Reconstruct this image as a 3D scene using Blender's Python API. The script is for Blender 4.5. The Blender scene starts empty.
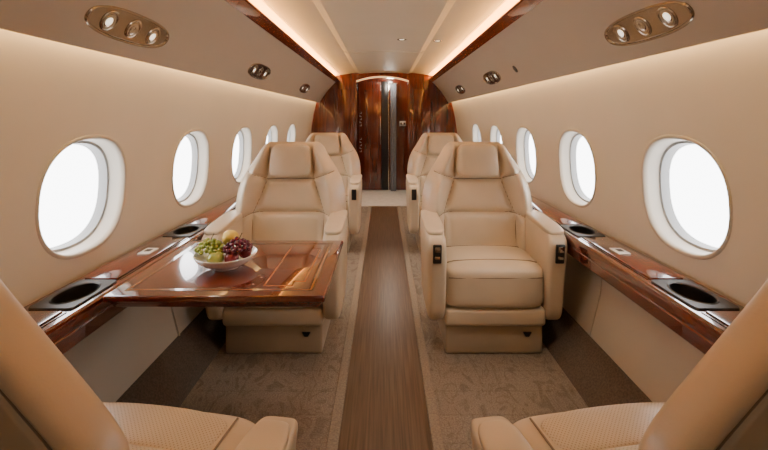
import bpy, bmesh, math, random
from mathutils import Vector, Matrix
random.seed(3)
C = bpy.context.scene.collection
PI = math.pi

# ------------------------------------------------------------------ materials
def new_mat(name):
    m = bpy.data.materials.new(name); m.use_nodes = True
    nt = m.node_tree; b = nt.nodes.get('Principled BSDF')
    return m, nt, nt.nodes, nt.links, b

def ramp(nodes, stops, interp='LINEAR'):
    r = nodes.new('ShaderNodeValToRGB'); r.color_ramp.interpolation = interp
    e = r.color_ramp.elements
    e[0].position, e[0].color = stops[0][0], (*stops[0][1], 1)
    e[1].position, e[1].color = stops[-1][0], (*stops[-1][1], 1)
    for p, c in stops[1:-1]:
        x = e.new(p); x.color = (*c, 1)
    return r

def plain(name, col, rough=.5, metal=0, coat=0, noise=.06, scale=8, bump=0, bscale=200, spec=.5):
    m, nt, N, L, b = new_mat(name)
    tc = N.new('ShaderNodeTexCoord')
    n = N.new('ShaderNodeTexNoise'); n.inputs['Scale'].default_value = scale
    L.new(tc.outputs['Object'], n.inputs['Vector'])
    r = ramp(N, [(.3, tuple(c*(1-noise) for c in col)), (.7, tuple(min(1, c*(1+noise)) for c in col))])
    L.new(n.outputs['Fac'], r.inputs['Fac']); L.new(r.outputs['Color'], b.inputs['Base Color'])
    b.inputs['Roughness'].default_value = rough; b.inputs['Metallic'].default_value = metal
    b.inputs['Coat Weight'].default_value = coat; b.inputs['Coat Roughness'].default_value = .05
    b.inputs['Specular IOR Level'].default_value = spec
    if bump:
        n2 = N.new('ShaderNodeTexNoise'); n2.inputs['Scale'].default_value = bscale
        L.new(tc.outputs['Object'], n2.inputs['Vector'])
        bp = N.new('ShaderNodeBump'); bp.inputs['Strength'].default_value = bump; bp.inputs['Distance'].default_value = .002
        L.new(n2.outputs['Fac'], bp.inputs['Height']); L.new(bp.outputs['Normal'], b.inputs['Normal'])
    return m

def leather(name, col, perf=False):
    m, nt, N, L, b = new_mat(name)
    tc = N.new('ShaderNodeTexCoord')
    n = N.new('ShaderNodeTexNoise'); n.inputs['Scale'].default_value = 5
    L.new(tc.outputs['Object'], n.inputs['Vector'])
    r = ramp(N, [(.3, tuple(c*.94 for c in col)), (.7, tuple(min(1, c*1.05) for c in col))])
    L.new(n.outputs['Fac'], r.inputs['Fac'])
    out = r.outputs['Color']
    v = N.new('ShaderNodeTexVoronoi'); v.inputs['Scale'].default_value = 260
    L.new(tc.outputs['Object'], v.inputs['Vector'])
    if perf:
        mp = N.new('ShaderNodeMapping'); mp.inputs['Rotation'].default_value = (0, 0, PI/4)
        mp.inputs['Scale'].default_value = (1, 1, 0)
        L.new(tc.outputs['Object'], mp.inputs['Vector'])
        v2 = N.new('ShaderNodeTexVoronoi'); v2.inputs['Scale'].default_value = 135; v2.inputs['Randomness'].default_value = 0
        L.new(mp.outputs['Vector'], v2.inputs['Vector'])
        r2 = ramp(N, [(.16, (.62, .59, .56)), (.28, (1, 1, 1))])
        L.new(v2.outputs['Distance'], r2.inputs['Fac'])
        mx = N.new('ShaderNodeMixRGB'); mx.blend_type = 'MULTIPLY'; mx.inputs[0].default_value = 1
        L.new(out, mx.inputs[1]); L.new(r2.outputs['Color'], mx.inputs[2]); out = mx.outputs[0]
    L.new(out, b.inputs['Base Color'])
    b.inputs['Roughness'].default_value = .34
    # fine grain plus soft broad creases
    bp = N.new('ShaderNodeBump'); bp.inputs['Strength'].default_value = .10; bp.inputs['Distance'].default_value = .001
    L.new(v.outputs['Distance'], bp.inputs['Height'])
    n3 = N.new('ShaderNodeTexNoise'); n3.inputs['Scale'].default_value = 11; n3.inputs['Detail'].default_value = 3
    L.new(tc.outputs['Object'], n3.inputs['Vector'])
    bp2 = N.new('ShaderNodeBump'); bp2.inputs['Strength'].default_value = .18; bp2.inputs['Distance'].default_value = .01
    L.new(n3.outputs['Fac'], bp2.inputs['Height']); L.new(bp.outputs['Normal'], bp2.inputs['Normal'])
    L.new(bp2.outputs['Normal'], b.inputs['Normal'])
    return m

def wood(name, axis='y', dark=(.055, .007, .003), mid=(.112, .015, .005), light=(.165, .027, .008), ior=1.6):
    m, nt, N, L, b = new_mat(name)
    tc = N.new('ShaderNodeTexCoord'); mp = N.new('ShaderNodeMapping')
    sc = {'y': (44, 1.0, 44), 'z': (24, 24, .9), 'x': (1.0, 34, 34)}[axis]
    mp.inputs['Scale'].default_value = sc
    L.new(tc.outputs['Object'], mp.inputs['Vector'])
    n = N.new('ShaderNodeTexNoise'); n.inputs['Scale'].default_value = 1.6; n.inputs['Detail'].default_value = 5
    n.inputs['Distortion'].default_value = .5
    L.new(mp.outputs['Vector'], n.inputs['Vector'])
    r = ramp(N, [(.22, dark), (.5, mid), (.80, light)])
    L.new(n.outputs['Fac'], r.inputs['Fac']); L.new(r.outputs['Color'], b.inputs['Base Color'])
    b.inputs['Roughness'].default_value = .18; b.inputs['Coat Weight'].default_value = 1
    b.inputs['Coat Roughness'].default_value = .015; b.inputs['Coat IOR'].default_value = ior
    return m

def emit(name, col, s):
    m, nt, N, L, b = new_mat(name)
    b.inputs['Base Color'].default_value = (*col, 1)
    b.inputs['Emission Color'].default_value = (*col, 1); b.inputs['Emission Strength'].default_value = s
    return m

LC = (.605, .49, .348)
LEATHER = leather('cream_leather', LC)
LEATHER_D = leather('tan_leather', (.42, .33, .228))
STITCH = leather('stitch_leather', (.23, .165, .10))
PERF = leather('perforated_leather', LC, True)
WALL = plain('cream_wall_panel', (.62, .57, .475), .5, noise=.02, scale=3, bump=.05, bscale=400)
LOWER = plain('beige_lower_panel', (.54, .485, .395), .6, noise=.03, scale=3, bump=.08, bscale=400)
PSU = plain('taupe_overhead_panel', (.45, .40, .325), .40, noise=.02, scale=3)
CEIL = plain('cream_ceiling', (.48, .44, .36), .55, noise=.02, scale=3)
WOOD_Y = wood('mahogany_long', 'y')
WOOD_X = wood('mahogany_table', 'y', (.092, .010, .004), (.118, .0145, .005), (.142, .020, .006), 1.6)
WOOD_T = wood('mahogany_trim', 'y', (.11, .016, .005), (.20, .034, .009), (.28, .06, .016))
WOOD_Z = wood('mahogany_upright', 'z', (.042, .006, .003), (.115, .016, .005), (.21, .036, .010))
WOOD_L = wood('honey_inlay', 'y', (.30, .10, .028), (.42, .16, .048), (.50, .21, .07))
WOOD_DK = plain('dark_inlay', (.014, .004, .003), .25, coat=1)
BEZEL = plain('window_bezel', (.49, .44, .365), .45, noise=.02)  # beige darkened to put the reveal's shade into the colour
INNERB = plain('window_inner_frame', (.27, .27, .268), .5, noise=.02)  # grey has the shadow of the window recess put into it
METAL = plain('brushed_nickel', (.55, .50, .43), .2, metal=1, noise=.05)
BRONZE = plain('bronze_plate', (.42, .365, .295), .2, metal=1, noise=.05)
DARK = plain('black_plastic', (.012, .012, .013), .3)
GREY = plain('dark_grey_plate', (.055, .052, .050), .5, spec=.35)
CERAMIC = plain('white_ceramic', (.80, .78, .73), .15, coat=.6, noise=.02)
CREAMP = plain('cream_plastic', (.78, .74, .66), .35, noise=.02)
CURT = plain('slate_curtain', (.19, .20, .225), .8, noise=.12, scale=30)
SPILL = plain('pale_light_spill', (.80, .76, .68), .4, noise=.08, scale=12)  # pale colour standing for door light on the carpet
GGRAPE = plain('green_grape', (.30, .36, .06), .25, noise=.25, scale=30)
RGRAPE = plain('red_grape', (.12, .012, .024), .22, noise=.4, scale=30)
PLUM = plain('dark_plum', (.18, .020, .025), .22, noise=.4, scale=20)
APPLE = plain('green_apple', (.38, .40, .08), .28, noise=.2, scale=20)
LEMON = plain('yellow_fruit', (.74, .50, .08), .32, noise=.1, scale=20)
STEM = plain('stem_brown', (.12, .09, .03), .7)
LED = emit('warm_led', (1, .65, .29), 66)
LED2 = emit('warm_led_ceiling', (1, .51, .13), 76)
DIFF = emit('golden_diffuser', (1, .52, .12), 3.4)
LENS = emit('lamp_lens', (1, .88, .70), 1.6)
HEAD = emit('header_glow', (1, .62, .3), .9)  # arch trim is no lamp; the cove light on it is added as emission

def carpet_mat():
    m, nt, N, L, b = new_mat('woven_carpet')
    tc = N.new('ShaderNodeTexCoord')
    n = N.new('ShaderNodeTexNoise'); n.inputs['Scale'].default_value = 150; n.inputs['Detail'].default_value = 3
    L.new(tc.outputs['Object'], n.inputs['Vector'])
    r = ramp(N, [(.3, (.165, .13, .097)), (.7, (.31, .257, .20))])
    L.new(n.outputs['Fac'], r.inputs['Fac'])
    mp0 = N.new('ShaderNodeMapping'); mp0.inputs['Scale'].default_value = (5.5, 2.6, 1); mp0.inputs['Rotation'].default_value = (0, 0, .5)
    L.new(tc.outputs['Object'], mp0.inputs['Vector'])
    wv = N.new('ShaderNodeTexNoise'); wv.inputs['Scale'].default_value = 2.0; wv.inputs['Detail'].default_value = 1.5; wv.inputs['Distortion'].default_value = 1.6
    L.new(mp0.outputs['Vector'], wv.inputs['Vector'])
    r2 = ramp(N, [(.36, (.68, .64, .60)), (.42, (1, 1, 1)), (.56, (1, 1, 1)), (.60, (.72, .68, .64)), (.66, (1, 1, 1))])
    L.new(wv.outputs['Fac'], r2.inputs['Fac'])
    mx = N.new('ShaderNodeMixRGB'); mx.blend_type = 'MULTIPLY'; mx.inputs[0].default_value = .75
    L.new(r.outputs['Color'], mx.inputs[1]); L.new(r2.outputs['Color'], mx.inputs[2])
    mp = N.new('ShaderNodeMapping'); mp.inputs['Scale'].default_value = (1, 1, 0); mp.inputs['Location'].default_value = (.06, .08, 0)
    L.new(tc.outputs['Object'], mp.inputs['Vector'])
    br = N.new('ShaderNodeTexBrick'); br.offset = .5; br.inputs['Scale'].default_value = 1
    br.inputs['Brick Width'].default_value = .62; br.inputs['Row Height'].default_value = .16
    br.inputs['Color1'].default_value = (1, 1, 1, 1); br.inputs['Color2'].default_value = (.93, .92, .91, 1)
    br.inputs['Mortar'].default_value = (.80, .78, .75, 1); br.inputs['Mortar Size'].default_value = .006
    br.inputs['Mortar Smooth'].default_value = .6
    L.new(mp.outputs['Vector'], br.inputs['Vector'])
    mx2 = N.new('ShaderNodeMixRGB'); mx2.blend_type = 'MULTIPLY'; mx2.inputs[0].default_value = .7
    L.new(mx.outputs[0], mx2.inputs[1]); L.new(br.outputs['Color'], mx2.inputs[2])
    L.new(mx2.outputs[0], b.inputs['Base Color']); b.inputs['Roughness'].default_value = .95
    bp = N.new('ShaderNodeBump'); bp.inputs['Strength'].default_value = .6; bp.inputs['Distance'].default_value = .004
    L.new(n.outputs['Fac'], bp.inputs['Height']); L.new(bp.outputs['Normal'], b.inputs['Normal'])
    return m
CARPET = carpet_mat()
def runner_mat():
    m, nt, N, L, b = new_mat('striped_runner')
    tc = N.new('ShaderNodeTexCoord'); mp = N.new('ShaderNodeMapping'); mp.inputs['Scale'].default_value = (80, 1.8, 1)
    L.new(tc.outputs['Object'], mp.inputs['Vector'])
    n = N.new('ShaderNodeTexNoise'); n.inputs['Scale'].default_value = 1.5; n.inputs['Detail'].default_value = 4
    L.new(mp.outputs['Vector'], n.inputs['Vector'])
    r = ramp(N, [(.3, (.074, .042, .022)), (.5, (.118, .070, .038)), (.72, (.17, .105, .06))])
    L.new(n.outputs['Fac'], r.inputs['Fac']); L.new(r.outputs['Color'], b.inputs['Base Color'])
    b.inputs['Roughness'].default_value = .29
    return m
RUN = runner_mat()
RISER = plain('riser_carpet', (.115, .088, .067), .95, noise=.25, scale=120, bump=.4)
BORDER = plain('runner_border', (.26, .205, .15), .9, noise=.2, scale=120)
def pane_mat():
    m, nt, N, L, b = new_mat('clear_pane')
    N.remove(b); t = N.new('ShaderNodeBsdfTransparent'); g = N.new('ShaderNodeBsdfGlossy'); g.inputs['Roughness'].default_value = .02
    n = N.new('ShaderNodeTexNoise'); r = ramp(N, [(0, (.03,)*3), (1, (.05,)*3)])
    L.new(n.outputs['Fac'], r.inputs['Fac'])
    mx = N.new('ShaderNodeMixShader'); L.new(r.outputs['Color'], mx.inputs[0])
    L.new(t.outputs[0], mx.inputs[1]); L.new(g.outputs[0], mx.inputs[2])
    L.new(mx.outputs[0], N['Material Output'].inputs['Surface'])
    return m
PANE = pane_mat()

# ------------------------------------------------------------------ helpers
def obj(name, bm, m, parent=None, smooth=True, ang=38, loc=None):
    bmesh.ops.remove_doubles(bm, verts=bm.verts, dist=1e-5)
    bmesh.ops.recalc_face_normals(bm, faces=bm.faces)
    me = bpy.data.meshes.new(name); bm.to_mesh(me); bm.free()
    me.materials.append(m)
    if smooth:
        for p in me.polygons: p.use_smooth = True
        me.set_sharp_from_angle(angle=math.radians(ang))
    o = bpy.data.objects.new(name, me); C.objects.link(o)
    if parent: o.parent = parent
    if loc: o.location = loc
    return o
def tag(o, label=None, cat=None, group=None, kind=None):
    if label: o['label'] = label
    if cat: o['category'] = cat
    if group: o['group'] = group
    if kind: o['kind'] = kind
    return o
def thing(name, label, cat, loc=(0, 0, 0), rz=0, group=None):
    o = bpy.data.objects.new(name, None); C.objects.link(o)
    o.location = loc; o.rotation_euler = (0, 0, rz); o.empty_display_size = .1
    return tag(o, label, cat, group)
def dup(root, label, loc=None, rz=None, mw=None, group=None):
    r = root.copy(); C.objects.link(r)
    if loc is not None: r.location = loc
    if rz is not None: r.rotation_euler = (0, 0, rz)
    if mw is not None: r.matrix_world = mw
    r['label'] = label
    if group: r['group'] = group
    for ch in list(root.children):
        c = ch.copy(); C.objects.link(c); c.parent = r
        for g in list(ch.children):
            d = g.copy(); C.objects.link(d); d.parent = c
    return r
def struct(name, bm, m, parent=None, **k):
    o = obj(name, bm, m, parent, **k)
    if not parent: o['kind'] = 'structure'
    return o
def merge(bm, tb):
    me = bpy.data.meshes.new('tmp'); tb.to_mesh(me); tb.free(); bm.from_mesh(me); bpy.data.meshes.remove(me)
def rbox(bm, c, s, bev=.01, seg=3, fn=None):
    tb = bmesh.new(); bmesh.ops.create_cube(tb, size=1)
    for v in tb.verts:
        v.co = Vector((v.co.x*s[0], v.co.y*s[1], v.co.z*s[2]))
        if fn: v.co = Vector(fn(v.co))
        v.co += Vector(c)
    if bev: bmesh.ops.bevel(tb, geom=list(tb.edges), offset=bev, segments=seg, affect='EDGES', profile=.5)
    merge(bm, tb)
def puff(bm, c, s, n=7, cuts=14, fn=None):
    tb = bmesh.new(); bmesh.ops.create_cube(tb, size=2)
    bmesh.ops.subdivide_edges(tb, edges=list(tb.edges), cuts=cuts, use_grid_fill=True)
    for v in tb.verts:
        p = [math.sin(q*PI/2*.72)/math.sin(PI/2*.72) for q in v.co]
        l = sum(abs(q)**n for q in p)**(1/n)
        v.co = Vector((p[0]/l*s[0]/2, p[1]/l*s[1]/2, p[2]/l*s[2]/2))
        if fn: v.co = Vector(fn(v.co))
        v.co += Vector(c)
    merge(bm, tb)
def prism(bm, prof, y0, y1, ny=1):
    rings = []
    for k in range(ny+1):
        y = y0+(y1-y0)*k/ny
        rings.append([bm.verts.new((x, y, z)) for x, z in prof])
    n = len(prof)
    for a, b in zip(rings, rings[1:]):
        for i in range(n):
            bm.faces.new((a[i], a[(i+1) % n], b[(i+1) % n], b[i]))
    bm.faces.new(rings[0][::-1]); bm.faces.new(rings[-1])
def lathe(bm, prof, seg=32, c=(0, 0, 0), sx=1, sy=1):
    rings = []
    for r, z in prof:
        if r < 1e-6: rings.append([bm.verts.new((c[0], c[1], c[2]+z))])
        else: rings.append([bm.verts.new((c[0]+r*sx*math.cos(2*PI*i/seg), c[1]+r*sy*math.sin(2*PI*i/seg), c[2]+z)) for i in range(seg)])
    for a, b in zip(rings, rings[1:]):
        for i in range(seg):
            j = (i+1) % seg
            if len(a) == 1 and len(b) == 1: continue
            if len(a) == 1: bm.faces.new((a[0], b[i], b[j]))
            elif len(b) == 1: bm.faces.new((a[i], a[j], b[0]))
            else: bm.faces.new((a[i], a[j], b[j], b[i]))
def tube(bm, pts, r, seg=8, closed=False):
    pts = [Vector(p) for p in pts]; n = len(pts); rings = []
    for i, p in enumerate(pts):
        a = pts[(i-1) % n] if closed or i else p; b = pts[(i+1) % n] if closed or i < n-1 else p
        d = (b-a).normalized(); up = Vector((0, 0, 1)) if abs(d.z) < .9 else Vector((1, 0, 0))
        u = d.cross(up).normalized(); w = u.cross(d)
        rings.append([bm.verts.new(p+u*r*math.cos(2*PI*k/seg)+w*r*math.sin(2*PI*k/seg)) for k in range(seg)])
    prs = list(zip(rings, rings[1:]))+([(rings[-1], rings[0])] if closed else [])
    for a, b in prs:
        for k in range(seg): bm.faces.new((a[k], a[(k+1) % seg], b[(k+1) % seg], b[k]))
    if not closed: bm.faces.new(rings[0][::-1]); bm.faces.new(rings[-1])
def sell(a, b, n=2.4, N=64):
    o = []
    for i in range(N):
        t = 2*PI*i/N; c, s = math.cos(t), math.sin(t)
        o.append((a*math.copysign(abs(c)**(2/n), c), b*math.copysign(abs(s)**(2/n), s)))
    return o
def loft(bm, loops, cap0=False, cap1=False):
    vs = [[bm.verts.new(p) for p in l] for l in loops]; n = len(vs[0])
    for a, b in zip(vs, vs[1:]):
        for i in range(n): bm.faces.new((a[i], a[(i+1) % n], b[(i+1) % n], b[i]))
    if cap0: bm.faces.new(vs[0][::-1])
    if cap1: bm.faces.new(vs[-1])
def boolean_cut(o, cutbm):
    bmesh.ops.recalc_face_normals(cutbm, faces=cutbm.faces)
    me = bpy.data.meshes.new('cut'); cutbm.to_mesh(me); cutbm.free()
    co = bpy.data.objects.new('cut', me); C.objects.link(co)
    md = o.modifiers.new('b', 'BOOLEAN'); md.object = co; md.operation = 'DIFFERENCE'; md.solver = 'EXACT'
    bpy.context.view_layer.update()
    dg = bpy.context.evaluated_depsgraph_get()
    nm = bpy.data.meshes.new_from_object(o.evaluated_get(dg))
    o.modifiers.clear(); o.data = nm
    bpy.data.objects.remove(co)
    for p in nm.polygons: p.use_smooth = True
    nm.set_sharp_from_angle(angle=math.radians(30))

# ------------------------------------------------------------------ shell
Y0, Y1 = -1.2, 7.0
def xw(z):
    return 1.225-.2*max(0, z-.85)**2-.1*max(0, .85-z)**2
bm = bmesh.new(); rbox(bm, (0, 3.2, -.04), (2.7, 9.0, .08), 0)
floor = struct('floor', bm, CARPET, smooth=False)
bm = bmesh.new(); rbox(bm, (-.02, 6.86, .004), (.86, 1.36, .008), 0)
obj('painted_light_spill', bm, SPILL, floor, smooth=False)  # pale slab paints the light spilled on the carpet before the door

WY = [1.73+.945*i for i in range(5)]
AY, AZ, WZ = .243, .230, .985
wn = 0
for s, side in ((-1, 'left'), (1, 'right')):
    zs = [0, .3, .6]+[.66+.0545*i for i in range(21)]
    prof = [(s*xw(z), z) for z in zs]+[(s*(xw(z)+.05), z) for z in reversed(zs)]
    bm = bmesh.new(); prism(bm, prof, Y0, Y1, 1)
    w = struct('wall_'+side, bm, WALL, ang=30)
    cb = bmesh.new()
    for y in WY:
        lp = sell(AY+.008, AZ+.008)
        loft(cb, [[(s*1.0, y+p, WZ+q) for p, q in lp], [(s*1.5, y+p, WZ+q) for p, q in lp]], True, True)
    boolean_cut(w, cb)
    # windows
    for y in WY:
        wn += 1
        bm = bmesh.new(); loops = []
        for da, off in ((.016, .002), (.015, -.002), (.011, -.004), (.004, -.004), (-.001, .0), (-.004, .02), (-.009, .060), (-.010, .064)):
            loops.append([(s*(xw(WZ+q)+off), y+p, WZ+q) for p, q in sell(AY+da, AZ+da)])
        loft(bm, loops)
        f = struct('window_%d' % wn, bm, BEZEL, ang=50)
        bm = bmesh.new(); loops = []
        for da, off in ((-.005, .065), (-.020, .067), (-.024, .090), (-.025, .105)):
            loops.append([(s*(xw(WZ+q)+off), y+p, WZ+q) for p, q in sell(AY+da, AZ+da)])
        loft(bm, loops); obj('inner_frame', bm, INNERB, f, ang=50)
        bm = bmesh.new()
        l = [(s*(xw(WZ+q)+.099), y+p, WZ+q) for p, q in sell(AY-.022, AZ-.022)]
        cv = bm.verts.new((s*(xw(WZ)+.099), y, WZ)); vs = [bm.verts.new(p) for p in l]
        for i in range(64): bm.faces.new((vs[i], vs[(i+1) % 64], cv))
        obj('pane', bm, PANE, f)
    # lower panels (segmented) as parts of the wall
    ys = [Y0, -.2, .76, 1.23, 2.17, 3.11, 4.05, 4.99, 5.93, Y1]
    for a, b in zip(ys, ys[1:]):
        bm = bmesh.new()
        prism(bm, [(s*1.135, .582), (s*1.12, .4), (s*1.06, .16), (s*1.2, .16), (s*1.2, .582)], a+.003, b-.003)
        obj('lower_panel', bm, LOWER, w, ang=60)
    bm = bmesh.new()
    prism(bm, [(s*.915, -.01), (s*.93, .02), (s*1.045, .165), (s*1.06, .175), (s*1.2, .175), (s*1.2, -.01)], Y0, Y1)
    struct('baseboard_'+side, bm, RISER, ang=20)
    # overhead panel, wood strip, led strips
    k = 1 if s < 0 else 2
    bm = bmesh.new()
    pf = [(.80, 1.905), (.872, 1.832), (.95, 1.745), (1.015, 1.652), (1.075, 1.552), (1.083, 1.552), (1.087, 1.56), (.97, 1.765), (.86, 1.905)]
    prism(bm, [(s*a, b) for a, b in pf], Y0, Y1)
    p = struct('trim_%d' % k, bm, PSU, ang=25)
    bm = bmesh.new()
    prism(bm, [(s*a, b) for a, b in ((.93, 1.80), (1.13, 1.73), (1.13, 1.78), (.94, 1.85))], Y0, Y1)
    obj('cove_cap', bm, PSU, p)
    bm = bmesh.new(); rbox(bm, (s*1.072, (.2+Y1)/2, 1.645), (.012, Y1-.3, .02), 0)
    obj('led_strip', bm, LED, p, smooth=False)
    bm = bmesh.new()
    prism(bm, [(s*a, b) for a, b in ((.802, 1.892), (.738, 1.921), (.732, 1.930), (.735, 1.938), (.748, 1.936), (.81, 1.907))], Y0, Y1)
    st = struct('trim_%d' % (k+2), bm, WOOD_T, ang=30)
    bm = bmesh.new(); rbox(bm, (s*.79, (.2+Y1)/2, 1.935), (.015, Y1-.3, .01), 0)
    obj('led_strip', bm, LED2, st, smooth=False)
# ceiling
xs = [-.84+1.68*i/24 for i in range(25)]
cz = lambda x: 2.0+.075*(1-(x/.84)**2)
bm = bmesh.new()
prism(bm, [(-.84, 1.895)]+[(x, cz(x)) for x in xs]+[(.84, 1.895), (.88, 1.895), (.88, 2.06), (.4, 2.15), (-.4, 2.15), (-.88, 2.06), (-.88, 1.895)], Y0, Y1)
ceil = struct('ceiling', bm, CEIL, ang=30)
for s in (-1, 1):      # golden light diffusers along both edges of the ceiling
    bm = bmesh.new(); q = [.738, .76, .782, .805]
    prism(bm, [(s*x, cz(x)-.004) for x in q]+[(s*x, cz(x)+.003) for x in reversed(q)], .2, Y1-.02)
    obj('light_diffuser', bm, DIFF, ceil)
def cz2(x): return cz(x)-.022*(1-max(0, (abs(x)-.40)/.06)) if abs(x) < .46 else cz(x)
for a, b in ((-1.1, 2.5), (2.53, 4.73), (4.76, 6.96)):      # slightly dropped centre panels
    bm = bmesh.new(); xx = [-.46, -.45, -.43, -.40]+[-.36+.72*i/12 for i in range(13)]+[.40, .43, .45, .46]
    prism(bm, [(x, cz2(x)) for x in xx]+[(x, cz(x)+.004) for x in reversed(xx)], a, b); obj('centre_panel', bm, CEIL, ceil, ang=20)
bm = bmesh.new(); rbox(bm, (0, Y0-.03, 1.05), (2.7, .06, 2.3), 0)
struct('wall_rear', bm, WALL, smooth=False)
# far bulkhead with an arched doorway
OL, OR_, OT = -.46, .41, 1.90
bm = bmesh.new()
rbox(bm, ((OL-1.27)/2, Y1+.04, 1.07), (1.27+OL, .08, 2.22), .006, 2)
rbox(bm, ((OR_+1.27)/2, Y1+.04, 1.07), (1.27-OR_, .08, 2.22), .006, 2)
N = 20; arch = []
for i in range(N+1):
    x = OL+(OR_-OL)*i/N; arch.append((x, OT+.075*(1-((x-(OL+OR_)/2)/((OR_-OL)/2))**2)))
prism(bm, arch+[(OR_, 2.17), (OL, 2.17)], Y1, Y1+.08)
far = struct('wall_far', bm, WOOD_Z)
for s in (-1, 1):
    bm = bmesh.new(); rbox(bm, (s*.53, Y1+.36, 1.04), (.05, .6, 2.2), 0); obj('vestibule_side_panel', bm, WOOD_Z, far, smooth=False)
bm = bmesh.new(); rbox(bm, (0, Y1+.57, 1.04), (1.2, .06, 2.2), 0); obj('vestibule_back_panel', bm, WOOD_Z, far, smooth=False)
bm = bmesh.new(); rbox(bm, (0, Y1+.34, 2.06), (1.2, .6, .06), 0); obj('vestibule_ceiling', bm, CEIL, far, smooth=False)
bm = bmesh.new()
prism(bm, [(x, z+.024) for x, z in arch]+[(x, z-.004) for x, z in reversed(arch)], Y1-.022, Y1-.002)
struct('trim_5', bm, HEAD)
for i, x in enumerate((OL, OR_)):
    bm = bmesh.new(); rbox(bm, (x, Y1-.012, .95), (.026, .02, 1.89), .005)
    struct('trim_%d' % (6+i), bm, WOOD_Z)
for x in (-.68, .63):
    bm = bmesh.new(); rbox(bm, (x, Y1-.006, .95), (.28, .016, 1.66), .006, 3); obj('raised_panel', bm, WOOD_Z, far)
DY = Y1+.50
bm = bmesh.new(); rbox(bm, (-.25, DY, .985), (.40, .045, 1.93), .006)
door = struct('door_1', bm, WOOD_Z)
for zc, hh in ((1.32, .95), (.45, .6)):
    bm = bmesh.new(); rbox(bm, (-.235, DY-.025, zc), (.24, .012, hh), .005); obj('raised_panel', bm, WOOD_Z, door)
bm = bmesh.new(); rbox(bm, (.015, DY, .985), (.11, .04, 1.93), .006); obj('dark_glass_strip', bm, DARK, door)
bm = bmesh.new(); rbox(bm, (.084, DY-.01, .985), (.018, .05, 1.93), .004); obj('pale_edge_strip', bm, METAL, door)
bm = bmesh.new(); rbox(bm, (-.062, DY-.035, 1.08), (.016, .03, .5), .005); obj('handle', bm, METAL, door)
for z0 in (1.16, .70):
    bm = bmesh.new(); z = z0
    for k in range(5):
        h = .03; rbox(bm, (-.415, DY-.028, z), (.03, .006, .006), 0); rbox(bm, (-.428 if k % 2 else -.402, DY-.028, z+.012), (.006, .006, h), 0)
        z += .055
    obj('inlay_marks', bm, CREAMP, door, smooth=False)
# curtain
bm = bmesh.new(); pts = []
CYY = DY-.10
for i in range(61):
    t = i/60; pts.append((.115+.10*t, CYY+.010*math.sin(t*PI*5)))
vs = [[bm.verts.new((x, y, z)) for x, y in pts] for z in (.012, .6, 1.2, 1.9)]
for a, b in zip(vs, vs[1:]):
    for i in range(60): bm.faces.new((a[i], a[i+1], b[i+1], b[i]))
o = obj('curtain', bm, CURT); tag(o, 'slate grey pleated curtain hanging beside the dark glass strip in the far doorway', 'curtain')
bm = bmesh.new(); tube(bm, [(.09, CYY, 1.91), (.24, CYY, 1.91)], .008); obj('curtain_rail', bm, METAL, o)
sw = thing('switch_plate', 'small pale switch plate on the wood at the right of the far doorway', 'switch', (.335, Y1+.538, 1.2))
bm = bmesh.new(); rbox(bm, (0, -.005, 0), (.11, .01, .09), .003); obj('plate', bm, CREAMP, sw)
for x in (-.028, .028):
    bm = bmesh.new(); rbox(bm, (x, -.014, 0), (.03, .01, .04), .003); obj('button', bm, METAL, sw)

# runner
rn = thing('carpet_runner', 'brown streaked runner laid along the aisle between the seats', 'runner', (0, 0, 0))
bm = bmesh.new(); rbox(bm, (.005, 2.49, .003), (.37, 7.36, .006), 0); obj('woven_centre', bm, RUN, rn, smooth=False)
for x in (-.205, .215):
    bm = bmesh.new(); rbox(bm, (x, 2.49, .0035), (.045, 7.36, .007), .002, 1); obj('border', bm, BORDER, rn, smooth=False)

# ------------------------------------------------------------------ side ledges
LZ = .67
CUPY = [1.50, 2.34]
cup0 = None; plate0 = None
def ledge(s):
    bm = bmesh.new()
    pf = [(1.0, .562), (.995, .568), (.995, .612), (1.0, .616), (1.0, .622), (.995, .626), (.995, .655), (.998, .664), (1.006, LZ), (1.20, LZ), (1.20, .645), (1.018, .645), (1.018, .562)]
    prism(bm, [(s*a, b) for a, b in pf], Y0+.05, Y1-.02)
    lab = 'glossy mahogany side ledge that the table folds out from' if s < 0 else 'glossy mahogany side ledge along the wall opposite the table'
    o = obj('side_ledge', bm, WOOD_Y, None, ang=50); tag(o, lab, 'ledge', 'wooden side ledges')
    cb = bmesh.new()
    for y in CUPY:
        lp = sell(.06, .092, 2, 40)
        loft(cb, [[(s*1.1+p, y+q, .5) for p, q in lp], [(s*1.1+p, y+q, .8) for p, q in lp]], True, True)
    boolean_cut(o, cb)
    for a, b in ((Y0+.2, 1.36), (1.64, 2.2), (2.48, 3.9), (4.0, 5.9)):
        bm = bmesh.new(); rbox(bm, (s*1.105, (a+b)/2, LZ+.002), (.13, b-a, .008), .003, 2); obj('ledge_lid', bm, WOOD_X, o)
    for a, b in ((Y0+.2, 1.36), (1.64, 2.2), (2.48, 3.9)):
        bm = bmesh.new(); rbox(bm, (s*1.030, (a+b)/2, LZ+.001), (.005, b-a, .003), 0); obj('inlay_line', bm, WOOD_DK, o, smooth=False)
    return o
ledge(-1); ledge(1)
cl = {(-1, 0): 'oval cup holder in the left ledge nearest the camera, left of the table',
      (-1, 1): 'oval cup holder in the left ledge behind the table, beside the seat',
      (1, 0): 'oval cup holder in the right ledge nearest the camera, below the largest window',
      (1, 1): 'oval cup holder in the right ledge beside the seat armrest'}
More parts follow.
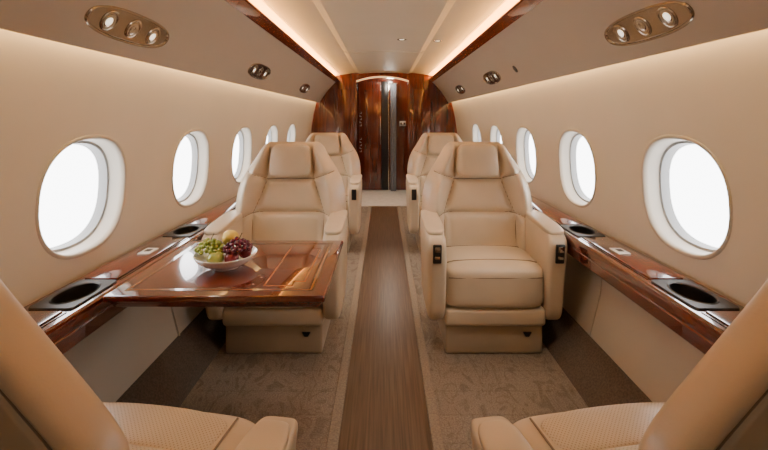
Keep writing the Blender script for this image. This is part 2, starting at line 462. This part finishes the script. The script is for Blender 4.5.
for s in (-1, 1):
    for i, y in enumerate(CUPY):
        if cup0 is None:
            cup0 = thing('cup_holder', cl[s, i], 'cup holder', (s*1.1, y, LZ), 0, 'cup holders in the side ledges')
            bm = bmesh.new()
            o_ = sell(.076, .124, 12, 40); i_ = sell(.056, .087, 2, 40)
            loft(bm, [[(p, q, .0005) for p, q in o_], [(p*.99, q*.99, .006) for p, q in o_], [(p*1.10, q*1.10, .006) for p, q in i_],
                      [(p*1.06, q*1.06, .009) for p, q in i_], [(p, q, .006) for p, q in i_], [(p, q, -.01) for p, q in i_]])
            obj('plate', bm, GREY, cup0)
            bm = bmesh.new()
            loft(bm, [[(p*.99, q*.99, .004) for p, q in i_], [(p*.93, q*.93, -.06) for p, q in i_], [(p*.8, q*.8, -.075) for p, q in i_]], False, True)
            obj('well', bm, DARK, cup0)
        else:
            dup(cup0, cl[s, i], (s*1.1, y, LZ))
for s, lab in ((-1, 'small cream outlet plate on the left ledge behind the table corner'), (1, 'small cream outlet plate on the right ledge between the two cup holders')):
    if plate0 is None:
        plate0 = thing('outlet_plate', lab, 'outlet', (s*1.1, 1.96, LZ+.006), 0, 'outlet plates on the ledges')
        bm = bmesh.new(); rbox(bm, (0, 0, .003), (.055, .085, .006), .002); obj('plate', bm, CREAMP, plate0)
        bm = bmesh.new(); rbox(bm, (0, 0, .0065), (.025, .03, .003), 0); obj('socket', bm, GREY, plate0)
    else: dup(plate0, lab, (s*1.1, 1.96, LZ+.006))

# ------------------------------------------------------------------ seats (local: faces -Y)
HW_N = [(.36, .335), (.5, .35), (.6, .356), (.7, .360), (.77, .358), (.83, .350), (.88, .338), (.93, .316), (.98, .284), (1.03, .250), (1.08, .219), (1.15, .182)]
HW_L = [(.36, .28), (.67, .282), (.74, .310), (.80, .334), (.84, .332), (.88, .308), (1.08, .162), (1.15, .125)]
HW = HW_N
def interp(tb, z):
    if z <= tb[0][0]: return tb[0][1]
    for (a, p), (b, q) in zip(tb, tb[1:]):
        if z <= b:
            t = (z-a)/(b-a); return p+(q-p)*t
    return tb[-1][1]
def hw_s(z): return sum(interp(HW, z+d) for d in (-.03, -.02, -.01, 0, .01, .02, .03))/7
SEG_N = [((.225, .40), (.225, .70)), ((.225, .70), (.150, .905)), ((.150, .905), (.136, 1.15)), ((0, .70), (.225, .70)), ((0, .905), (.150, .905)), ((.150, .905), (.28, .955)), ((.225, .70), (.33, .655))]
SEG_L = [((0, .70), (.16, .70))]
SEG = SEG_N
LOW = False
def segd(x, z):
    best = 9
    for (ax, az), (bx, bz) in SEG:
        dx, dz = bx-ax, bz-az; t = max(0, min(1, ((x-ax)*dx+(z-az)*dz)/(dx*dx+dz*dz)))
        best = min(best, math.hypot(x-ax-t*dx, z-az-t*dz))
    return best
def sst(a, b, x):
    t = max(0, min(1, (x-a)/(b-a))); return t*t*(3-2*t)
def yc(z): return .115+(z-.45)*.17
Z0, Z1 = .36, 1.14
def tfz(z):
    k = max(0, (z-(Z1-.05))/.05); return math.sqrt(max(0, 1-k*k))
def front_y(x, z, h):
    au = min(1, abs(x)/h); d = segd(abs(x), z); tf = max(tfz(z), .1)
    pf = (.014 if LOW else .030)*(1-math.exp(-d/.016))
    bol = (.0 if LOW else .072)*sst(.50, .78, au)*(1-.35*sst(.88, 1.0, z))
    edge = math.sqrt(max(0, 1-sst(.70, 1.0, au)**2*.999))
    fb = .022 if LOW else .045
    return yc(z)-(fb*math.sqrt(max(0, 1-au**(14 if LOW else 6)))+(pf+bol)*edge)*tf-.012*math.sin((z-.4)/.74*PI)
REAR = .050; SEAM = .030
def backrest_bm(low):
    bm = bmesh.new(); NZ, NF, NR = 120, 110, 160 if low else 44; rings = []
    for i in range(NZ+1):
        z = Z0+(Z1-Z0)*i/NZ
        rt = tfz(z); tf = max(rt, .1)
        h = hw_s(z)*(.84+.16*rt); ring = []
        for j in range(NF+1):
            a = j/NF; u = .5*(2*a-1)-.5*math.cos(PI*a); x = u*h
            ring.append(bm.verts.new((x, front_y(x, z, h), z)))
        for j in range(1, NR):
            a = j/NR; u = -(.55*(2*a-1)-.45*math.cos(PI*a)); au = abs(u)
            gv = .007*math.exp(-((1-au)*h-SEAM)**2/.005**2)
            y = yc(z)+(REAR*(max(0, 1-au**26))**.5-gv)*tf
            ring.append(bm.verts.new((u*h, y, z)))
        rings.append(ring)
    n = len(rings[0])
    for a, b in zip(rings, rings[1:]):
        for i in range(n): bm.faces.new((a[i], a[(i+1) % n], b[(i+1) % n], b[i]))
    bm.faces.new(rings[0][::-1]); bm.faces.new(rings[-1])
    return bm
def make_seat(label, loc, rz, low=False):
    global HW, SEG, LOW
    t = thing('cabin_seat', label, 'seat', loc, rz, 'cream leather cabin seats')
    fr = -.40 if low else -.335
    HW, SEG = (HW_L, SEG_L) if low else (HW_N, SEG_N); LOW = low
    br = obj('backrest', backrest_bm(low), LEATHER, t, ang=60)
    if not low:
        for sg in (-1, 1):
            for (ax, az), (bx, bz) in SEG:
                if bz > 1.0 or (ax == 0 and sg < 0): continue
                if ax == 0: ax = -bx
                P = []
                for q in range(15):
                    x = ax+(bx-ax)*q/14; z = az+(bz-az)*q/14
                    P.append((sg*x, front_y(x, z, hw_s(z))-.0005, z))
                bm = bmesh.new(); tube(bm, P, .0036, 6); obj('stitching', bm, STITCH, br)
    else:
        for sg in (-1, 1):
            P = []
            for q in range(40):
                z = .45+.63*q/39; h = hw_s(z); au = 1-SEAM/h
                P.append((sg*au*h, yc(z)+REAR*math.sqrt(1-au**26)-.0050, z))
            bm = bmesh.new(); tube(bm, P, .0020, 6); obj('stitching', bm, STITCH, br)
    # headrest pillow set into the top of the back, narrower at its top
    bm = bmesh.new()
    pw = .268 if not low else .20
    kx = -.45
    puff(bm, (0, yc(1.03)-(.068 if not low else .040), 1.025), (pw, .095 if not low else .06, .212), 4.6, 18, lambda c: (c.x*(1+kx*c.z), c.y+c.z*.17-.014*math.cos(c.x*9), c.z))
    obj('headrest', bm, LEATHER, t, ang=60)
    # cushion with a puffed top
    L = .14-fr
    cw = .562 if not low else .62
    zc0 = .371 if not low else .390; hc = .235 if not low else .215
    bm = bmesh.new()
    puff(bm, (0, (.14+fr)/2, zc0), (cw, L, hc), 7, 22, lambda c: (c.x, c.y, c.z+(.024*(1-(c.x/.32)**2)*(1-(2*c.y/L)**2) if c.z > 0 else 0)))
    cu = obj('seat_cushion', bm, LEATHER, t, ang=60)
    zt = zc0+hc/2
    if low:
        nseg = 3; y0, y1 = fr+.05, .08
        for k in range(nseg):
            a = y0+(y1-y0)*k/nseg; b = y0+(y1-y0)*(k+1)/nseg
            zc = .024*(1-(((a+b)/2-(.14+fr)/2)*2/L)**2)
            bm = bmesh.new()
            puff(bm, (0, (a+b)/2, zt+zc-.008), (.44, b-a-.001, .036), 5, 18, lambda c: (c.x, c.y, c.z-.020*(c.x/.281)**2-.10*c.y**2))
            obj('perforated_insert', bm, PERF, cu, ang=60)
        for sg in (-1, 1):
            bm = bmesh.new()
            tube(bm, [(sg*.229, y0+(y1-y0)*q/12, zt+.001+.024*(1-(.229/.32)**2)*(1-((y0+(y1-y0)*q/12-(.14+fr)/2)*2/L)**2)) for q in range(13)], .0032, 6); obj('stitching', bm, STITCH, cu)
    else:
        for y_, xw_ in ((-.235, .252), (.02, .252)):
            zz = lambda x: zt+.024*(1-(x/.32)**2)*(1-(2*(y_-(.14+fr)/2)/L)**2)-.0010
            bm = bmesh.new(); tube(bm, [(-xw_+2*xw_*q/14, y_, zz(-xw_+2*xw_*q/14)-(.006 if q in (0, 14) else 0)) for q in range(15)], .0034, 6); obj('stitching', bm, STITCH, cu)
    bm = bmesh.new()
    tube(bm, [(-.256, fr+.016, .432), (-.2, fr+.005, .434), (0, fr+.001, .435), (.2, fr+.005, .434), (.256, fr+.016, .432)], .003); obj('piping', bm, STITCH, cu)
    # padded front apron flush above the pedestal
    bm = bmesh.new(); rbox(bm, (0, -.065, .212), (.552, .51, .098), .022, 4); obj('apron', bm, LEATHER, t)
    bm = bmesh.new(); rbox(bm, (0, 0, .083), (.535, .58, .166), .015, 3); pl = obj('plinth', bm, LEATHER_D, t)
    bm = bmesh.new(); rbox(bm, (.18, -.293, .112), (.05, .012, .026), .004, 2, lambda c: (c.x*(1 if c.z > 0 else .4), c.y, c.z)); obj('release_latch', bm, DARK, pl)
    # arms: soft rounded with deep front panels, nearly level tops
    ztop = .50 if low else .70
    zb = .34 if low else .175; h = ztop-zb; af = fr-.01 if low else -.395; ab = .13
    slope = 0 if low else .025
    ax_, aw_ = (.333, .130) if low else (.327, .120)
    for s in (-1, 1):
        bm = bmesh.new(); La = ab-af
        def fn(c, s=s):
            k = .5-c.z/h
            waist = .010*math.sin(PI*min(1, max(0, k)))
            return (c.x*(1-.16*k)-s*(.008*k+waist*.4), c.y+((.060*k+waist) if c.y < 0 and not low else 0), c.z-slope*(.5-c.y/La)**2*(1-k))
        puff(bm, (s*ax_, (af+ab)/2, zb+h/2), (aw_, La, h), 6, 22, fn)
        arm = obj('armrest', bm, LEATHER, t, ang=60)
        bm = bmesh.new(); puff(bm, (s*ax_, (af+ab)/2+.02, ztop-.002), (aw_*.9, La-.07, .034), 4.5, 14, lambda c: (c.x, c.y, c.z-slope*(.5-(c.y+.02)/La)**2)); obj('arm_pad', bm, LEATHER, arm, ang=60)
        if not low:
            bm = bmesh.new(); rbox(bm, (s*.325, af+.018, .580), (.046, .02, .105), .006, 3, lambda c: (c.x, c.y-c.z*.16, c.z)); cp = obj('control_panel', bm, DARK, arm)
            for zz, hh, yy in ((.607, .03, .003), (.561, .018, .011)):
                bm = bmesh.new(); rbox(bm, (s*.325, af+yy, zz), (.030, .010, hh), .003, 2); obj('button', bm, METAL, cp)
    return t
SX = .607
s1 = make_seat('first cream leather seat facing the camera on the right of the aisle', (SX, 2.60, 0), 0)
dup(s1, 'cream leather seat facing the camera right behind the wooden table', (-SX, 2.60, 0), 0)
dup(s1, 'further cream leather seat half hidden behind the seat at the table', (-SX, 4.32, 0), 0)
dup(s1, 'further cream leather seat half hidden behind the front right seat', (SX, 4.32, 0), 0)
s2 = make_seat('foreground seat seen from behind at lower left, in front of the table', (-.664, .80, 0), PI-.14, True)
dup(s2, 'foreground seat seen from behind at lower right, across from the table side', (.664, .80, 0), PI+.14)

# ------------------------------------------------------------------ table
tb_ = thing('folding_table', 'glossy mahogany folding table with inlaid border holding the fruit bowl', 'table', (-.59, 1.785, 0))
bm = bmesh.new()
rbox(bm, (0, 0, .672), (.77, .67, .024), .008, 4)
top = obj('tabletop', bm, WOOD_X, tb_)
bm = bmesh.new(); rbox(bm, (0, 0, .648), (.752, .652, .028), .009, 3, lambda c: (c.x*(1 if c.z > 0 else .955), c.y*(1 if c.z > 0 else .955), c.z)); obj('moulded_edge', bm, WOOD_Y, top)
def frame_strips(a, b_, wd, m):
    for x0, y0, sx_, sy_ in ((0, b_, 2*a+wd, wd), (0, -b_, 2*a+wd, wd), (a, 0, wd, 2*b_-wd), (-a, 0, wd, 2*b_-wd)):
        bm = bmesh.new(); rbox(bm, (x0, y0, .6840), (sx_, sy_, .0010), 0); obj('inlay_strip', bm, m, top, smooth=False)
frame_strips(.334, .284, .007, WOOD_DK); frame_strips(.3275, .2775, .006, WOOD_L); frame_strips(.321, .271, .007, WOOD_DK)
# stepped inlay at the aisle end
def inlay_loop(x0, x1, yb, ch, m, r=.003):
    P = [(x0, -yb), (x1-ch, -yb), (x1-ch, -yb+ch), (x1, -yb+ch), (x1, yb-ch), (x1-ch, yb-ch), (x1-ch, yb), (x0, yb)]
    for (ax, ay), (bx, by) in zip(P, P[1:]+P[:1]):
        bm = bmesh.new(); rbox(bm, ((ax+bx)/2, (ay+by)/2, .6840), (abs(bx-ax)+2*r, abs(by-ay)+2*r, .0010), 0); obj('inlay_strip', bm, m, top, smooth=False)
inlay_loop(.15, .292, .242, .04, WOOD_L)
for yy, wy in ((0, .06), (.2, .03)):
    bm = bmesh.new(); rbox(bm, (-.155, yy, .622), (.488, wy, .026), .005); obj('support_arm', bm, WOOD_DK, tb_)
bm = bmesh.new(); rbox(bm, (-.36, .2, .578), (.04, .04, .084), .004); obj('hinge_bracket', bm, WOOD_DK, tb_)
bm = bmesh.new(); rbox(bm, (-.435, .285, .5455), (.18, .205, .021), .003); obj('hinge_bracket', bm, WOOD_DK, tb_)
bm = bmesh.new()     # slim guide rail along the joint between two side panels
prism(bm, [(x+.59, z) for x, z in ((-1.053, .1765), (-1.110, .40), (-1.124, .556), (-1.129, .556), (-1.115, .40), (-1.058, .1765))], .380, .386); obj('guide_rail', bm, LOWER, tb_, smooth=False)

# fruit bowl and fruit
BX, BY, BZ = -.655, 1.74, .685
bm = bmesh.new()
lathe(bm, [(0, .004), (.045, .004), (.05, 0), (.056, 0), (.058, .006), (.088, .018), (.115, .038), (.124, .053), (.125, .056), (.123, .058), (.119, .055), (.107, .041), (.083, .022), (.05, .012), (0, .010)], 64)
tag(obj('fruit_bowl', bm, CERAMIC, None, ang=60, loc=(BX, BY, BZ)), 'shallow white ceramic bowl heaped with fruit on the table', 'bowl')
def sphere(bm, c, r, sz=1, seg=18, dimple=0):
    pr = []
    for i in range(15):
        a = -PI/2+PI*i/14; rr = r*math.cos(a); z = r*sz*math.sin(a)
        if dimple: z -= math.copysign(1, z)*dimple*math.exp(-(rr/(r*.35))**2)
        pr.append((max(0, rr) if 0 < i < 14 else 0, z))
    lathe(bm, pr, seg, c)
def fruit(kind, label, c, r, m, sz=1, group=None, stem=True, dim=0):
    bm = bmesh.new(); sphere(bm, (0, 0, 0), r, sz, 22, dim)
    o = obj(kind, bm, m, None, ang=70, loc=(BX+c[0], BY+c[1], BZ+c[2]))
    tag(o, label, kind.replace('_', ' '), group)
    if stem:
        bm = bmesh.new(); tube(bm, [(0, 0, r*sz-dim-.004), (.003, 0, r*sz+.006), (.006, .002, r*sz+.012)], .0016, 6); obj('stem', bm, STEM, o)
    return o
fruit('plum', 'dark red plum low at the right front of the fruit bowl', (.044, -.056, .052), .028, PLUM, 1, 'plums in the bowl')
fruit('plum', 'dark red plum at the right rim of the fruit bowl behind the grapes', (.076, .012, .057), .027, PLUM, 1, 'plums in the bowl')
fruit('apple', 'green apple in the middle front of the fruit bowl', (-.018, -.062, .053), .032, APPLE, .92, None, True, .006)
fruit('apple', 'green apple at the left back of the fruit bowl', (-.053, .043, .053), .032, APPLE, .92, None, True, .006)
fruit('lemon', 'yellow round fruit on top at the back of the fruit bowl', (.002, .046, .105), .035, LEMON, .95, None, False)
fruit('plum', 'dark plum under the yellow fruit in the middle of the bowl', (.016, .03, .043), .028, PLUM, 1, 'plums in the bowl', False)
def bunch(label, ctr, ext, n, m, r, seed):
    rnd = random.Random(seed)
    root = thing('grape_bunch', label, 'grapes', (BX+ctr[0], BY+ctr[1], BZ+ctr[2]), 0, 'grape bunches in the bowl')
    g0 = None; pts = []
    tries = 0
    while len(pts) < n and tries < 12000:
        tries += 1
        a = rnd.uniform(0, 2*PI); q = math.sqrt(rnd.random()); x, y = ext[0]*q*math.cos(a), ext[1]*q*math.sin(a)
        z = ext[2]*(1-q*q)*rnd.uniform(.4, 1)-.010*q
        if all((x-p[0])**2+(y-p[1])**2+(z-p[2])**2 > (1.7*r)**2 for p in pts): pts.append((x, y, z))
    for x, y, z in pts:
        if g0 is None:
            bm = bmesh.new(); sphere(bm, (0, 0, 0), r, 1.1, 14); g0 = obj('grape', bm, m, root, ang=70); g = g0
        else:
            g = g0.copy(); C.objects.link(g); g.parent = root
        g.location = (x, y, z); g.rotation_euler = (rnd.uniform(-.6, .6), rnd.uniform(-.6, .6), 0)
    bm = bmesh.new(); tube(bm, [(0, 0, 0), (.004, .006, ext[2]), (.012, .014, ext[2]+.018)], .002, 6); obj('stem', bm, STEM, root)
bunch('bunch of green grapes at the left of the fruit bowl', (-.060, -.016, .087), (.054, .054, .032), 75, GGRAPE, .0088, 1)
bunch('bunch of dark red grapes at the right of the fruit bowl', (.058, -.022, .093), (.054, .054, .030), 80, RGRAPE, .0088, 2)

# ------------------------------------------------------------------ overhead fixtures
def ohm(s, y, X=1.0, Z=1.674):
    n = Vector((-s*.832, 0, -.555)); yv = Vector((0, 1, 0)); xv = yv.cross(n)
    M = Matrix((xv, yv, n)).transposed().to_4x4(); M.translation = Vector((s*X, y, Z)); return M
lp0 = thing('reading_light_panel', 'large oval bronze reading light panel overhead at upper left, nearest the camera', 'light', (0, 0, 0), 0, 'oval reading light panels overhead')
bm = bmesh.new(); o_ = sell(.066, .265, 2.5, 56)
loft(bm, [[(p, q, -.004) for p, q in o_], [(p, q, .005) for p, q in o_], [(p*.95, q*.98, .009) for p, q in o_], [(p*.86, q*.95, .009) for p, q in o_], [(p*.82, q*.935, .004) for p, q in o_]], True, True)
obj('plate', bm, BRONZE, lp0)
for y in (-.145, 0, .145):
    bm = bmesh.new(); lathe(bm, [(.043, .0035), (.043, .0055), (.040, .0075), (.035, .0065), (.032, .0045)], 32, (0, y, 0)); rg = obj('swivel_ring', bm, BRONZE, lp0)
    bm = bmesh.new(); lathe(bm, [(.031, .0042), (.030, .0065), (.026, .0072), (.021, .0062), (.018, .0047), (0, .0045)], 28, (.004, y, 0)); obj('lamp_barrel', bm, METAL, rg)
    bm = bmesh.new(); lathe(bm, [(.0165, .0049), (.010, .006), (0, .0064)], 24, (.004, y, 0)); obj('lens', bm, LENS if y else METAL, rg)
lp0.matrix_world = ohm(-1, 1.69, 1.012, 1.660)
dup(lp0, 'large oval bronze reading light panel overhead at upper right, nearest the camera', mw=ohm(1, 1.64, 1.012, 1.660))
dup(lp0, 'oval reading light panel second along the left overhead panel', mw=ohm(-1, 3.38))
dup(lp0, 'oval reading light panel second along the right overhead panel', mw=ohm(1, 3.9))
dup(lp0, 'oval reading light panel furthest along the left overhead panel', mw=ohm(-1, 5.3))
dup(lp0, 'oval reading light panel furthest along the right overhead panel', mw=ohm(1, 5.5))
sp = thing('overhead_speaker', 'small round grille on the right overhead panel between two reading light panels', 'speaker')
bm = bmesh.new(); lathe(bm, [(.03, -.002), (.03, .004), (.024, .006), (0, .004)], 24); obj('grille', bm, GREY, sp); sp.matrix_world = ohm(1, 3.2)
def flip(x, y):
    M = Matrix.Rotation(PI, 4, 'X'); M.translation = Vector((x, y, cz2(x)+.001)); return M
dl = thing('ceiling_downlight', 'small round downlight in the ceiling near the centre line', 'light', (0, 0, 0), 0, 'ceiling downlights')
bm = bmesh.new(); lathe(bm, [(.045, -.002), (.045, .005), (.036, .008), (.026, .003), (0, .001)], 24); obj('bezel', bm, METAL, dl)
bm = bmesh.new(); lathe(bm, [(.024, .0032), (.014, .006), (0, .007)], 20); obj('lens', bm, LENS, dl)
dl.matrix_world = flip(.17, 4.0)
dup(dl, 'small round downlight in the ceiling close to the right wood strip', mw=flip(.52, 4.05))

# ------------------------------------------------------------------ light
def lamp(kind, loc, power, col=(1, .91, .79), size=.1, name='lamp', spot=None):
    l = bpy.data.lights.new(name, kind); l.energy = power; l.color = col
    if kind in ('POINT', 'SPOT'): l.shadow_soft_size = size
    if kind == 'SPOT': l.spot_size = math.radians(spot or 140); l.spot_blend = .9
    o = bpy.data.objects.new(name, l); C.objects.link(o); o.location = loc; return o
for y, p in ((-.6, 10), (1.6, 7), (2.5, 16), (3.8, 12), (5.1, 14), (6.5, 24)):
    lamp('SPOT', (0, y, 1.99), p, size=.10, name='fill_spot', spot=105 if y > 0 else 150)  # added fill along the centre line, no fixtures there; the first lights the foreground
lamp('POINT', (.1, Y1+.22, 1.93), 10, size=.06, name='vestibule_bulb')
for s in (-1, 1):
    for y, aim in ((1.69, .25), (3.4, 0), (3.9, 0)):
        o = lamp('SPOT', (s*.95, y, 1.62), 16, size=.03, name='reading_spot', spot=75)
        o.rotation_euler = (aim*1.2, s*.45, 0)
w = bpy.data.worlds.new('World'); bpy.context.scene.world = w; w.use_nodes = True
bg = w.node_tree.nodes['Background']; bg.inputs[0].default_value = (.975, .975, .985, 1); bg.inputs[1].default_value = 10

cam = bpy.data.cameras.new('Camera'); co = bpy.data.objects.new('Camera', cam); C.objects.link(co)
co.location = (0, 0, 1.3); co.rotation_euler = (PI/2, 0, 0)
cam.sensor_width = 36; cam.lens = 36*420/768; cam.shift_y = -(225-118)/768; cam.clip_start = .02
bpy.context.scene.camera = co
